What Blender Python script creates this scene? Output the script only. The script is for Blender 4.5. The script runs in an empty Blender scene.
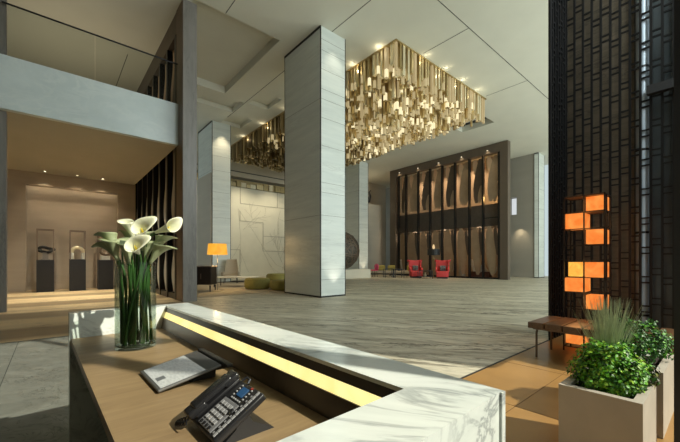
import bpy, bmesh, math, random
from mathutils import Vector, Matrix
random.seed(7)
C = bpy.context.scene.collection
PI = math.pi
SC = bpy.context.scene

# ---------------------------------------------------------------- camera
cam_d = bpy.data.cameras.new('camera'); cam = bpy.data.objects.new('camera', cam_d); C.objects.link(cam)
cam.location = (0, 0, 1.2); cam.rotation_euler = (PI/2, 0, -math.atan2(.652, .758))
cam_d.sensor_width = 36; cam_d.lens = 335/680*36; cam_d.shift_y = 40/680
cam_d.clip_start = .05; cam_d.clip_end = 200
SC.camera = cam
# ---------------------------------------------------------------- world, sun, exposure
SC.view_settings.view_transform = 'Standard'; SC.view_settings.look = 'None'
SC.view_settings.gamma = 1; SC.view_settings.use_curve_mapping = False
SC.view_settings.exposure = 0.0
w = bpy.data.worlds.new('sky'); SC.world = w; w.use_nodes = True
bg = w.node_tree.nodes['Background']; bg.inputs[0].default_value = (.80, .95, .97, 1); bg.inputs[1].default_value = .7
sd = bpy.data.lights.new('sun', 'SUN'); sun = bpy.data.objects.new('sun', sd); C.objects.link(sun)
sd.energy = 5.0; sd.angle = math.radians(.6); sd.color = (1, .96, .80)
SUN_DIR = Vector((-.47, 1, -.927))
sun.rotation_euler = SUN_DIR.to_track_quat('-Z', 'Y').to_euler(); sun.location = (2, -8, 9)
def fill_light(name, loc, sx, sz, power, colr, tilt=0):
    l = bpy.data.lights.new(name, 'AREA'); o = bpy.data.objects.new(name, l); C.objects.link(o)
    l.shape = 'RECTANGLE'; l.size = sx; l.size_y = sz; l.energy = power; l.color = colr
    o.location = loc; o.rotation_euler = (PI/2 + tilt, 0, 0); return o
fill_light('daylight_fill', (18, -1.1, 4.4), 22, 8.2, 1420, (.88, 1, .97))      # added area lamp brightening the hall from the front side
fill_light('daylight_fill', (5.2, -1.1, 6.6), 2.6, 4, 265, (.88, .98, 1))  # added fill lamp that brightens the balcony parapet

# ---------------------------------------------------------------- materials
def new_mat(name):
    m = bpy.data.materials.new(name); m.use_nodes = True
    n = m.node_tree; b = n.nodes['Principled BSDF']; return m, n, b
def col(c): return (c[0], c[1], c[2], 1)
def coords(n, scale, rot=(0, 0, 0)):
    tc = n.nodes.new('ShaderNodeTexCoord'); mp = n.nodes.new('ShaderNodeMapping'); mr = n.nodes.new('ShaderNodeMapping')
    n.links.new(tc.outputs['Object'], mr.inputs[0]); mr.inputs['Rotation'].default_value = rot
    n.links.new(mr.outputs[0], mp.inputs[0]); mp.inputs['Scale'].default_value = scale
    return mp.outputs[0]
def noise(n, vec, scale, detail=4, rough=.55, dist=0):
    t = n.nodes.new('ShaderNodeTexNoise'); n.links.new(vec, t.inputs['Vector'])
    t.inputs['Scale'].default_value = scale; t.inputs['Detail'].default_value = detail
    t.inputs['Roughness'].default_value = rough; t.inputs['Distortion'].default_value = dist
    return t.outputs['Fac']
def math_(n, op, a, b=None):
    m = n.nodes.new('ShaderNodeMath'); m.operation = op
    for i, v in enumerate((a, b)):
        if v is None: continue
        if isinstance(v, (int, float)): m.inputs[i].default_value = v
        else: n.links.new(v, m.inputs[i])
    return m.outputs[0]
def ramp(n, fac, stops):
    r = n.nodes.new('ShaderNodeValToRGB'); n.links.new(fac, r.inputs[0])
    e = r.color_ramp.elements
    e[0].position, e[0].color = stops[0][0], col(stops[0][1]); e[1].position, e[1].color = stops[-1][0], col(stops[-1][1])
    for p, c in stops[1:-1]:
        x = e.new(p); x.color = col(c)
    return r.outputs[0]
def mix(n, fac, a, b, mode='MIX'):
    m = n.nodes.new('ShaderNodeMix'); m.data_type = 'RGBA'; m.blend_type = mode
    if isinstance(fac, (int, float)): m.inputs[0].default_value = fac
    else: n.links.new(fac, m.inputs[0])
    for k, v in ((6, a), (7, b)):
        if isinstance(v, tuple): m.inputs[k].default_value = col(v)
        else: n.links.new(v, m.inputs[k])
    return m.outputs[2]
def bump(n, b, h, s=.2, d=.01):
    u = n.nodes.new('ShaderNodeBump'); n.links.new(h, u.inputs['Height']); u.inputs['Strength'].default_value = s; u.inputs['Distance'].default_value = d
    n.links.new(u.outputs[0], b.inputs['Normal'])
def plain(name, c, rough=.5, metal=0, var=.12, scale=6, spec=.5, stretch=(1, 1, 1)):
    m, n, b = new_mat(name)
    f = noise(n, coords(n, stretch), scale, 5)
    lo = tuple(x*(1-var) for x in c); hi = tuple(min(1, x*(1+var)) for x in c)
    n.links.new(ramp(n, f, [(.3, lo), (.7, hi)]), b.inputs['Base Color'])
    b.inputs['Roughness'].default_value = rough; b.inputs['Metallic'].default_value = metal
    b.inputs['Specular IOR Level'].default_value = spec
    return m
def marble(name, base, base2, vein, scale=2.0, rough=.15, rot=(0, 0, .6), stretch=(1, 1, 1), k=.035, amount=1.0, spec=.5):
    m, n, b = new_mat(name)
    v = coords(n, stretch, rot)
    f = noise(n, v, scale, 6, .6, 1.6)
    d = math_(n, 'ABSOLUTE', math_(n, 'SUBTRACT', f, .5))
    line = ramp(n, d, [(0, (1, 1, 1)), (k, (.18, .18, .18)), (k*3.2, (0, 0, 0))])
    msk = ramp(n, noise(n, v, scale*.7, 3), [(.42, (0, 0, 0)), (.62, (amount, amount, amount))])
    mm = mix(n, 1.0, line, msk, 'MULTIPLY')
    cl = ramp(n, noise(n, v, scale*1.7, 5), [(.3, base), (.75, base2)])
    n.links.new(mix(n, mm, cl, vein), b.inputs['Base Color'])
    b.inputs['Roughness'].default_value = rough; b.inputs['Specular IOR Level'].default_value = spec
    return m
def wood(name, c1, c2, stretch, scale=3, rough=.4):
    m, n, b = new_mat(name)
    f = noise(n, coords(n, stretch), scale, 6, .6, .6)
    n.links.new(ramp(n, f, [(.3, c1), (.7, c2)]), b.inputs['Base Color']); b.inputs['Roughness'].default_value = rough
    return m
def emit(name, c, s, var=None, scale=8):
    m, n, b = new_mat(name)
    b.inputs['Base Color'].default_value = (c[0]*.15, c[1]*.15, c[2]*.15, 1); b.inputs['Emission Strength'].default_value = s
    if var:
        f = noise(n, coords(n, (1, 1, 1)), scale, 4, .6, .8)
        n.links.new(ramp(n, f, [(.3, var), (.68, c)]), b.inputs['Emission Color'])
    else: b.inputs['Emission Color'].default_value = col(c)
    return m
def clear(name, tint=(.9, 1, .97), gl=.12, rough=.02, absorb=.9):
    m, n, b = new_mat(name); n.nodes.remove(b)
    t = n.nodes.new('ShaderNodeBsdfTransparent'); t.inputs[0].default_value = col(tuple(x*absorb for x in tint))
    g = n.nodes.new('ShaderNodeBsdfGlossy'); g.inputs['Roughness'].default_value = rough
    lw = n.nodes.new('ShaderNodeLayerWeight'); lw.inputs[0].default_value = .25
    fac = math_(n, 'MAXIMUM', math_(n, 'MULTIPLY', lw.outputs['Fresnel'], .35), gl*.25)
    x = n.nodes.new('ShaderNodeMixShader'); n.links.new(fac, x.inputs[0]); n.links.new(t.outputs[0], x.inputs[1]); n.links.new(g.outputs[0], x.inputs[2])
    n.links.new(x.outputs[0], n.nodes['Material Output'].inputs[0])
    return m

# floor stone with slab streaks
def floor_mat(name, a, b_, c, vein, stretch, rot, scale, rough, streak=False, k=.02):
    m, n, b = new_mat(name)
    v = coords(n, stretch, rot)
    f1 = noise(n, v, scale, 7, .62, .9)
    f2 = noise(n, v, scale*4.5, 5, .6, .5)
    base = ramp(n, f1, [(.25, a), (.5, b_), (.75, c)])
    base = mix(n, .35, base, ramp(n, f2, [(.3, a), (.7, c)]))
    g = noise(n, v, scale*1.3, 6, .62, 2.2)
    d = math_(n, 'ABSOLUTE', math_(n, 'SUBTRACT', g, .5))
    ln = ramp(n, d, [(0, (1, 1, 1)), (k, (0, 0, 0))])
    msk = ramp(n, noise(n, v, scale*.8, 3), [(.40, (0, 0, 0)), (.58, (1, 1, 1))])
    out = mix(n, mix(n, 1, ln, msk, 'MULTIPLY'), base, vein)
    if streak:
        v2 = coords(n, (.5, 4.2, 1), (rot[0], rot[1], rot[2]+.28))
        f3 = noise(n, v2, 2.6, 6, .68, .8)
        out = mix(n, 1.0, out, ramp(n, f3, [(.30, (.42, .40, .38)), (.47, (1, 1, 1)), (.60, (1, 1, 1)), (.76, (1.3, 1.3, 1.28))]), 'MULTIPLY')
    n.links.new(out, b.inputs['Base Color'])
    b.inputs['Roughness'].default_value = rough
    n.links.new(ramp(n, f2, [(.2, (rough*.8,)*3), (.8, (rough*1.25,)*3)]), b.inputs['Roughness'])
    return m

MT = {}
MT['marble'] = marble('white_marble', (.74, .80, .76), (.86, .90, .86), (.16, .19, .21), 2.6, .14, (0, .6, .95), (.6, 2.4, 1.6), .05, .65)
MT['marble_grey'] = marble('blue_grey_marble', (.42, .52, .60), (.52, .62, .70), (.2, .25, .3), 5, .1)
MT['deskwood'] = wood('oak_veneer', (.245, .163, .085), (.345, .24, .125), (2, 14, 2), 2.4, .42)
MT['darkface'] = marble('dark_brown_marble', (.06, .048, .034), (.08, .064, .046), (.03, .026, .022), 4, .3)
MT['strip'] = emit('glowing_onyx_strip', (1, .90, .38), 1.15, (1, .76, .25), 7)
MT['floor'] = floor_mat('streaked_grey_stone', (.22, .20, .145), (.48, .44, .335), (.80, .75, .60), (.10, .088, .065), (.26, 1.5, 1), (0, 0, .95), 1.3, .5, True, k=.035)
MT['floor_grey'] = floor_mat('grey_veined_marble', (.10, .105, .092), (.17, .175, .15), (.28, .285, .25), (.045, .05, .04), (1, 1.4, 1), (0, 0, .9), 2.2, .45, k=.02)
MT['floor_beige'] = floor_mat('beige_veined_marble_light_bands', (.36, .275, .17), (.58, .46, .28), (.76, .62, .40), (.17, .12, .07), (.22, 1.3, 1), (0, 0, .04), .55, .35, k=.012)
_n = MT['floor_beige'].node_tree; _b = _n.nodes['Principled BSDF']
_w = _n.nodes.new('ShaderNodeTexWave'); _w.bands_direction = 'Y'; _w.inputs['Scale'].default_value = .125; _w.inputs['Distortion'].default_value = 2.5; _w.inputs['Detail'].default_value = 3; _w.inputs['Detail Scale'].default_value = .6  # bands of light and shade painted across the floor colour
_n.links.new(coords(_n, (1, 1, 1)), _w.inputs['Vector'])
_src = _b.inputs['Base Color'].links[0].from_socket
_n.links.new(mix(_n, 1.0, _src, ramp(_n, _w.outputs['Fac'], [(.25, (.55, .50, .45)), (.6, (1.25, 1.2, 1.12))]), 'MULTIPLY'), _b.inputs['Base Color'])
MT['floor_gold'] = plain('honey_sandstone', (.36, .20, .068), .36, 0, .12, 2.2)
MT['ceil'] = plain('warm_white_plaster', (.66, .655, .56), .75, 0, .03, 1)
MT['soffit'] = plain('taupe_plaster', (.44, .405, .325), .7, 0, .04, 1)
MT['column'] = marble('pale_travertine', (.60, .65, .62), (.71, .755, .71), (.45, .48, .45), 1.2, .35, (0, 0, 0), (.3, .3, 3), .03, .5)
MT['joint_soft'] = plain('grey_joint', (.22, .225, .21), .6)
MT['joint'] = plain('dark_joint', (.05, .055, .05), .6)
MT['black'] = plain('black_metal', (.012, .012, .012), .4, .3)
MT['blackmat'] = plain('matt_black', (.018, .018, .018), .6)
MT['parapet'] = marble('pale_blue_marble', (.56, .64, .64), (.65, .73, .73), (.74, .80, .78), .9, .3, (0, 0, 0), (1, 1, 1.6), .05, .6)
MT['pillar'] = marble('silver_grey_stone', (.17, .158, .14), (.225, .21, .19), (.125, .117, .105), 2, .4, (0, 0, 0), (3, 3, .5))
MT['taupe_wall'] = plain('taupe_stone', (.42, .35, .27), .55, 0, .06, 1.2, stretch=(.4, .4, 3))
MT['niche'] = plain('niche_stone', (.45, .38, .30), .6, 0, .07, 1.5, stretch=(.4, .4, 2))
MT['bronze'] = plain('brown_bronze', (.16, .115, .08), .45, .3, .1, 3)
MT['bronze_frame'] = plain('taupe_bronze', (.115, .088, .064), .5, .1, .08, 2, stretch=(1, 1, .3))
MT['petal'] = plain('peach_petal_panel', (.72, .50, .32), .45, .1, .12, 2)
MT['petal_mid'] = plain('tan_petal_panel', (.40, .29, .19), .45, .2, .12, 2)
MT['petal_dark'] = plain('umber_petal_panel', (.13, .095, .068), .4, .3, .15, 2)
MT['petal_pale'] = plain('pale_pearl_panel', (.55, .54, .49), .35, .2, .15, 3)
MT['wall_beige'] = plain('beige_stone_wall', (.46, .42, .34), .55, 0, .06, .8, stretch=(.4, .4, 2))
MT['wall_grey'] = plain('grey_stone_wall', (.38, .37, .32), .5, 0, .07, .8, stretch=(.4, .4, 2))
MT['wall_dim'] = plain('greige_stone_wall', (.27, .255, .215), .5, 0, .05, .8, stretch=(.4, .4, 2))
MT['art'] = plain('cream_relief_stone', (.66, .62, .50), .55, 0, .04, 1.4)
MT['groove'] = plain('relief_shadow_groove', (.36, .33, .26), .7)
MT['gold'] = plain('brushed_gold', (.70, .57, .32), .3, .8, .12, 5, stretch=(3, 3, .5))
MT['gold2'] = plain('antique_gold', (.46, .36, .18), .34, .75, .12, 5, stretch=(3, 3, .5))
MT['gold3'] = plain('pale_gold', (.86, .77, .55), .28, .7, .1, 5, stretch=(3, 3, .5))
MT['gold4'] = plain('shaded_gold', (.26, .19, .09), .4, .7, .12, 5)
MT['tip'] = emit('lit_glass_tip', (1, .86, .52), 1.0)
MT['tip2'] = emit('dim_lit_glass_tip', (1, .80, .42), .42)
MT['tubeglow'] = emit('glowing_gold_glass', (.88, .68, .34), .40)

# ---------------------------------------------------------------- builders
class MB:
    def __init__(s): s.bm = bmesh.new()
    def _mi(s, faces, mi):
        for f in faces: f.material_index = mi
    def box(s, x0, x1, y0, y1, z0, z1, mi=0, M=None, bev=0):
        vs = [s.bm.verts.new(v) for v in ((x0,y0,z0),(x1,y0,z0),(x1,y1,z0),(x0,y1,z0),(x0,y0,z1),(x1,y0,z1),(x1,y1,z1),(x0,y1,z1))]
        fs = [s.bm.faces.new([vs[i] for i in q]) for q in ((3,2,1,0),(4,5,6,7),(0,1,5,4),(1,2,6,5),(2,3,7,6),(3,0,4,7))]
        s._mi(fs, mi)
        if bev:
            r = bmesh.ops.bevel(s.bm, geom=list({e for f in fs for e in f.edges}), offset=bev, segments=2, affect='EDGES', profile=.6)
            s._mi(r['faces'], mi); vs = list({v for f in s.bm.faces for v in f.verts}) if M else vs
        if M: bmesh.ops.transform(s.bm, matrix=M, verts=vs)
        return s
    def prism(s, pts, z0, z1, mi=0, axis='z', M=None):
        def mk(p, h): return (p[0], p[1], h) if axis == 'z' else ((p[0], h, p[1]) if axis == 'y' else (h, p[0], p[1]))
        a = [s.bm.verts.new(mk(p, z0)) for p in pts]; b = [s.bm.verts.new(mk(p, z1)) for p in pts]
        fs = [s.bm.faces.new(a[::-1]), s.bm.faces.new(b)]
        n = len(pts)
        for i in range(n): fs.append(s.bm.faces.new((a[i], a[(i+1) % n], b[(i+1) % n], b[i])))
        s._mi(fs, mi)
        if M: bmesh.ops.transform(s.bm, matrix=M, verts=a+b)
        return s
    def tube(s, pts, r, n=8, mi=0, cap=True, closed=False):
        pts = [Vector(p) for p in pts]; rs = r if isinstance(r, (list, tuple)) else [r]*len(pts)
        rings = []; up = None; N = len(pts)
        for i, p in enumerate(pts):
            if closed: t = (pts[(i+1) % N]-pts[i-1]).normalized()
            else: t = (pts[min(i+1, N-1)]-pts[max(i-1, 0)]).normalized()
            if up is None:
                up = Vector((0, 0, 1)) if abs(t.z) < .9 else Vector((1, 0, 0))
            a = (up - t*up.dot(t)).normalized(); b = t.cross(a); up = a
            rings.append([s.bm.verts.new(p + (a*math.cos(2*PI*k/n)+b*math.sin(2*PI*k/n))*rs[i]) for k in range(n)])
        fs = []
        for i in range(N if closed else N-1):
            j = (i+1) % N
            for k in range(n): fs.append(s.bm.faces.new((rings[i][k], rings[i][(k+1) % n], rings[j][(k+1) % n], rings[j][k])))
        if cap and not closed:
            fs.append(s.bm.faces.new(rings[0][::-1])); fs.append(s.bm.faces.new(rings[-1]))
        s._mi(fs, mi); return s
    def lathe(s, prof, n=24, mi=0, c=(0, 0, 0), close=False):
        rings = []
        for r, z in prof:
            if r < 1e-5: rings.append([s.bm.verts.new((c[0], c[1], c[2]+z))])
            else: rings.append([s.bm.verts.new((c[0]+r*math.cos(2*PI*k/n), c[1]+r*math.sin(2*PI*k/n), c[2]+z)) for k in range(n)])
        fs = []
        m = len(rings)
        for i in range(m if close else m-1):
            A, B = rings[i], rings[(i+1) % m]
            for k in range(n):
                k2 = (k+1) % n
                if len(A) == 1 and len(B) == 1: continue
                if len(A) == 1: fs.append(s.bm.faces.new((A[0], B[k2], B[k])))
                elif len(B) == 1: fs.append(s.bm.faces.new((A[k], A[k2], B[0])))
                else: fs.append(s.bm.faces.new((A[k], A[k2], B[k2], B[k])))
        s._mi(fs, mi); return s
    def quad(s, p, mi=0):
        f = s.bm.faces.new([s.bm.verts.new(v) for v in p]); f.material_index = mi; return s
    def rbox(s, x0, x1, y0, y1, z0, z1, bev, mi=0, seg=3):
        t = MB(); t.box(x0, x1, y0, y1, z0, z1, mi)
        bmesh.ops.bevel(t.bm, geom=t.bm.edges[:], offset=bev, segments=seg, affect='EDGES', profile=.5)
        t._mi(t.bm.faces, mi)
        me = bpy.data.meshes.new('t'); t.bm.to_mesh(me); s.bm.from_mesh(me); bpy.data.meshes.remove(me); t.bm.free(); return s
    def xform(s, M): bmesh.ops.transform(s.bm, matrix=M, verts=s.bm.verts[:]); return s
    def build(s, name, mats, parent=None, smooth=False, loc=None, rz=0):
        bmesh.ops.recalc_face_normals(s.bm, faces=s.bm.faces[:])
        me = bpy.data.meshes.new(name); s.bm.to_mesh(me); s.bm.free()
        for m in (mats if isinstance(mats, (list, tuple)) else [mats]): me.materials.append(MT[m] if isinstance(m, str) else m)
        if smooth:
            for p in me.polygons: p.use_smooth = True
            try: me.set_sharp_from_angle(angle=math.radians(38))
            except Exception: pass
        o = bpy.data.objects.new(name, me); C.objects.link(o)
        if parent: o.parent = parent
        if loc: o.location = loc
        o.rotation_euler.z = rz
        return o
def tag(o, label, cat, group=None, kind=None):
    o['label'] = label; o['category'] = cat
    if group: o['group'] = group
    if kind: o['kind'] = kind
    return o
def thing(name, label, cat, loc=(0, 0, 0), rz=0, group=None, kind=None):
    o = bpy.data.objects.new(name, None); C.objects.link(o); o.location = loc; o.rotation_euler.z = rz
    o.empty_display_size = .1
    return tag(o, label, cat, group, kind)
def struct(name, mb, m, label, cat, smooth=False): return tag(mb.build(name, m, None, smooth), label, cat, None, 'structure')
def dup(root, loc, rz=None, label=None):
    r = root.copy(); C.objects.link(r); r.location = loc
    if rz is not None: r.rotation_euler.z = rz
    if label: r['label'] = label
    for ch in list(root.children):
        c = ch.copy(); C.objects.link(c); c.parent = r
        for g in list(ch.children):
            d = g.copy(); C.objects.link(d); d.parent = c
    return r
def spot(loc, tgt, power, colr=(1, .82, .55), size=50, blend=.6, parent=None, r=.03):
    l = bpy.data.lights.new('spot', 'SPOT'); o = bpy.data.objects.new('spot', l); C.objects.link(o)
    l.energy = power; l.color = colr; l.spot_size = math.radians(size); l.spot_blend = blend; l.shadow_soft_size = r
    o.location = loc; o.rotation_euler = (Vector(tgt)-Vector(loc)).to_track_quat('-Z', 'Y').to_euler(); return o
def point(loc, power, colr=(1, .8, .5), r=.05):
    l = bpy.data.lights.new('point', 'POINT'); o = bpy.data.objects.new('point', l); C.objects.link(o)
    l.energy = power; l.color = colr; l.shadow_soft_size = r; o.location = loc; return o
ZC = 8.887

# ================================================================ STRUCTURE
# floors
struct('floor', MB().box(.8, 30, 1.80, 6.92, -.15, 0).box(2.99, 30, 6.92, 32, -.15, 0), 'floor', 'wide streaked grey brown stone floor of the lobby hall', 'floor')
struct('floor_veined', MB().box(-8, .8, -1.2, 6.92, -.15, 0), 'floor_grey', 'pale grey veined marble floor beside the reception desk', 'floor')
struct('floor_gallery', MB().box(-8, 2.99, 6.92, 20, -.15, 0), 'floor_beige', 'beige veined marble floor with painted bands of light and shade, leading to the display niche', 'floor')
struct('floor_strip', MB().box(.8, 12, -1.2, 1.775, -.15, 0), 'floor_gold', 'honey coloured stone floor strip under bench and planters', 'floor')
struct('trim_1', MB().box(.8, 5.7, 1.775, 1.80, -.15, .002), 'blackmat', 'black joint line between honey and grey stone floors', 'floor trim')
# floor joints as thin inlays
struct('trim_2', MB().box(-.379, -.372, -1.2, 6.92, -.01, .0015).box(-8, .8, 6.917, 6.925, -.01, .0015), 'joint', 'thin joint lines in the pale grey marble floor', 'floor trim')
t = MB()
for x in (1.7, 2.9, 4.1): t.box(x, x+.006, -1.2, 1.775, -.01, .0012)
for y in (.55, 1.15): t.box(.8, 5.6, y, y+.005, -.01, .0012)
struct('trim_3', t, plain('sand_joint', (.16, .085, .03), .6), 'thin joints between the honey stone floor slabs', 'floor trim')

# ceiling with raised coffers (x0,x1,y0,y1,height)
COF = [(3.15, 6.02, 10.22, 15.1, .32), (5.25, 7.08, 15.4, 16.75, .22), (7.3, 8.3, 13.9, 15.3, .2), (7.1, 8.3, 17.0, 18.5, .2), (17.5, 18.6, 8.5, 10.4, .35)]
def ceil_rects(x0, x1, y0, y1, holes):
    xs = sorted({x0, x1, *[h[0] for h in holes], *[h[1] for h in holes]}); ys = sorted({y0, y1, *[h[2] for h in holes], *[h[3] for h in holes]})
    for i in range(len(xs)-1):
        for j in range(len(ys)-1):
            cx, cy = (xs[i]+xs[i+1])/2, (ys[j]+ys[j+1])/2
            if not any(h[0] < cx < h[1] and h[2] < cy < h[3] for h in holes): yield xs[i], xs[i+1], ys[j], ys[j+1]
t = MB()
for r in ceil_rects(-8, 30, -1.4, 32, COF): t.box(*r, ZC, ZC+.6)
for h in COF[:4]: t.box(h[0], h[1], h[2], h[3], ZC+h[4], ZC+.6)
struct('ceiling', t, 'ceil', 'high warm white plaster ceiling with stepped coffers', 'ceiling')
h = COF[4]; struct('trim_4', MB().box(h[0], h[1], h[2], h[3], ZC+h[4], ZC+.6), 'blackmat', 'dark recessed slot in the ceiling beside the golden chandelier', 'ceiling slot')
t = MB(); q = .012
for x, ya, yb in ((7.12, 5.6, 8.69), (7.12, 10.95, 17.5), (10.43, 5.6, 7.4), (15.35, 5.6, 7.4), (4.09, 9.4, 10.2), (2.14, 14.6, 17.9), (10.43, -1.2, 1.5)):
    t.box(x-q, x+q, ya, yb, ZC-.004, ZC+.02)
for y, xa, xb in ((5.6, 3, 28), (1.5, 8, 28)): t.box(xa, xb, y-q, y+q, ZC-.004, ZC+.02)
struct('trim_5', t, 'joint', 'thin dark joint lines across the high ceiling', 'ceiling joint')

# columns (front-left corner x,y ; width x, depth y)
def column(x, y, wx, wy, label, zj):
    t = MB().box(x, x+wx, y, y+wy, 0, ZC)
    o = struct('column', t, 'column', label, 'column')
    e = .028
    t = MB()
    for a, b in ((x-.006, y-.006), (x+wx-e+.006, y-.006), (x-.006, y+wy-e+.006), (x+wx-e+.006, y+wy-e+.006)): t.box(a, a+e, b, b+e, 0, ZC-.002)
    t.box(x-.006, x+wx+.006, y-.006, y+wy+.006, 0, .05); t.box(x-.02, x+e, y, y+wy, ZC-.07, ZC-.002)
    t.build('corner_trim', 'black', o)
    t = MB()
    for k, z in enumerate(zj): t.box(x-(.003 if k % 5 == 4 else -.03), x+wx+.003, y-.003, y+(wy+.003 if k % 5 == 4 else .1), z, z+.010)
    t.build('joint', 'joint_soft', o)
    return o
yz = lambda y: 1.2+(261-y)*10.92/335
column(6.644, 8.694, 1.08, 2.22, 'tall pale stone column with black corner trims in the middle of the lobby', [yz(v) for v in (38, 49, 68, 88, 98, 117, 145, 182, 192, 215, 269.5, 280)])
column(6.644, 18.45, 1.05, 2.3, 'pale stone column beside the orange lampshade and cream art wall', [.9, 2.2, 3.6, 5.0, 6.2, 7.0, 8.0])
column(17.83, 18.5, 1.0, 2.3, 'slim pale stone column behind the dark sphere sculpture', [1.2, 2.6, 4.0, 5.2, 6.6])
column(26.1, 8.8, 1.1, .3, 'pale stone column beside the black lattice screen, far end of lobby', [2.2, 3.0, 4.9, 6.3])
struct('wall_cladding', MB().box(6.58, 6.64, 18.5, 20.75, 0, 6.05), 'wall_beige', 'beige stone cladding low on the flank of the lampside column', 'wall')

# gallery / balcony on the left
struct('pillar_left', MB().box(-1.6, -.81, 11.06, 11.3, 0, ZC), 'pillar', 'grey stone pillar at the far left edge of the gallery', 'pillar')
struct('pillar_right', MB().box(2.91, 3.30, 10.42, 11.1, 0, ZC).box(2.904, 2.91, 10.43, 11.1, 0, ZC, 1), ['pillar', 'bronze'], 'grey stone pillar at the right end of the balcony', 'pillar')
struct('balcony_parapet', MB().box(-.92, 2.902, 10.88, 11.05, 4.712, 5.95), 'parapet', 'pale blue grey marble balcony parapet above the gallery', 'balcony')
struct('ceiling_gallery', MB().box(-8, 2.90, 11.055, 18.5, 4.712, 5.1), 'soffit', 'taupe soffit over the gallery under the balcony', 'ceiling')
NX0, NX1, NZ = -.77, 2.25, 4.205
t = MB().box(-8, NX0, 17.9, 18.2, 0, 4.712).box(NX1, 2.93, 17.9, 18.2, 0, 4.712).box(NX0, NX1, 17.9, 18.2, NZ, 4.712).box(-8, 2.93, 17.9, 18.4, 5.1, ZC)
struct('wall_gallery', t, 'taupe_wall', 'taupe stone wall around the lit display niche', 'wall')
struct('wall_niche', MB().box(NX0-.1, NX1+.1, 18.45, 18.6, 0, NZ+.3), 'niche', 'softly lit back of the display niche', 'wall')
struct('wall_left', MB().box(-8.2, -8, -1.4, 18.5, 0, ZC), 'taupe_wall', 'taupe wall far to the left', 'wall')
tag(MB().box(NX0, NX1, 18.2, 18.24, NZ+.02, NZ+.05).build('cove_light', emit('warm_cove', (1, .84, .58), 6)), 'warm cove light strip along top of the display niche', 'light')
for i, x in enumerate((-.2, .8, 1.65)):
    d = thing('downlight', ('small ceiling downlight above the ring knot sculpture', 'small ceiling downlight above the golden arch sculpture', 'small ceiling downlight nearest the dark panelled screen')[i], 'ceiling light', (x, 17.45, 4.712), group='niche downlights')
    MB().lathe([(.06, -.012), (.06, .0), (.045, 0), (.045, -.012)], 16, close=True).build('rim', 'blackmat', d)
    MB().lathe([(0, -.003), (.044, -.003)], 16).build('lens', emit('downlight_lens', (1, .85, .6), 12), d)
    spot((x, 17.4, 4.66), (x, 18.3, 2.2), 62, (1, .82, .56), 75, .9)

# balcony glass rail
r = thing('glass_railing', 'clear glass balcony railing with slim black handrail', 'railing', (0, 10.96, 5.95))
MB().tube([(-.88, 0, 1.24), (2.90, 0, 1.24)], .022, 8).build('handrail', 'black', r, True)
for a, b in ((-.78, .86), (.875, 2.895)): MB().box(a, b, -.006, .006, 0, 1.22).build('glass_panel', clear('rail_glass', (.97, 1, .99), .05), r)

# walls of the hall
struct('wall_back', MB().box(3, 18.8, 27, 27.3, 0, ZC), 'wall_beige', 'beige stone wall at the back of the lobby', 'wall')
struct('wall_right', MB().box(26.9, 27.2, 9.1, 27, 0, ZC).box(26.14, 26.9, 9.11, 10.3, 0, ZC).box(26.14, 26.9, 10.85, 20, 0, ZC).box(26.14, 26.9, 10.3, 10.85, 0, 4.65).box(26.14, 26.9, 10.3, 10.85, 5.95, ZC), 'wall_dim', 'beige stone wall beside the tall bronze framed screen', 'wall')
struct('wall_lounge', MB().box(18.83, 22.3, 20.3, 20.6, 0, 6.15).box(18.83, 26, 23, 23.2, 0, ZC, 1), ['wall_grey', 'wall_beige'], 'grey stone half height wall behind the bench', 'wall')
struct('trim_6', MB().box(18.83, 22.3, 22.9, 23, 7.3, 7.36).box(18.83, 22.3, 22.9, 23, 8.0, 8.03), 'joint', 'dark joint lines on the upper wall', 'wall trim')

# cream art wall with stepped relief panels
aw = thing('relief_wall', 'cream stone art wall with stepped panels and engraved branches behind green ottomans', 'art wall', (6.8, 24.5, 0), kind='structure')
X0 = 6.8
t = MB().box(0, 12, 0, .3, 0, 6.85); t.build('wall_panel', 'art', aw)
t = MB()
def rel(x, z): return (x-X0, z)
def vline(x, z0, z1): t.box(x-X0-.022, x-X0+.022, -.02, .01, z0, z1)
def hline(z, x0, x1): t.box(x0-X0, x1-X0, -.02, .01, z-.02, z+.02)
vline(10.97, 5.62, 6.85); hline(5.62, 10.97, 16)
vline(10.95, 4.28, 5.05); hline(4.28, 10.95, 12.9); vline(12.9, 2.0, 4.28); hline(2.0, 12.9, 16)
hline(2.06, 9.3, 10.95); vline(10.95, 0, 2.06); vline(14.2, 5.62, 6.85); hline(3.2, 12.9, 16)
t.build('relief_joint', 'groove', aw)
t = MB(); rr = random.Random(3)
def branch(p, a, L, dep):
    pts = [p]
    for i in range(6):
        a += rr.uniform(-.25, .25); p = (p[0]+math.cos(a)*L/6, p[1]+math.sin(a)*L/6)
        if not (.2 < p[1] < 6.6 and 3 < p[0] < 9.2): break
        pts.append(p)
    if len(pts) > 1: t.tube([(q[0], -.002, q[1]) for q in pts], .009, 5)
    if dep:
        for s in (-.6, .5, -.3): branch(pts[rr.randrange(len(pts))], a+s, L*.62, dep-1)
branch((4.0, 5.2), -.8, 6.5, 2); branch((7.7, 5.4), -1.7, 4, 2); branch((4.4, 3.6), .6, 2.2, 2); branch((7.9, 1.0), 1.9, 2.5, 2)
t.build('engraved_branch', plain('engraved_line', (.42, .39, .31), .7), aw)
gf = thing('gold_frieze', 'row of gold crystal blocks along the top of the cream art wall', 'frieze', (6.8, 24.45, 6.86))
t = MB(); rr = random.Random(5); x = 0
t.box(0, 12, .25, .3, 0, .62, 1)
while x < 11.7:
    w_ = rr.uniform(.18, .5); hh = rr.uniform(.2, .55); t.box(x, x+w_*.9, rr.uniform(-.1, .05), .25, .02, hh, rr.choice((0, 0, 1, 2))); x += w_
t.build('gold_block', ['gold', 'gold2', 'gold3'], gf)
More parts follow.
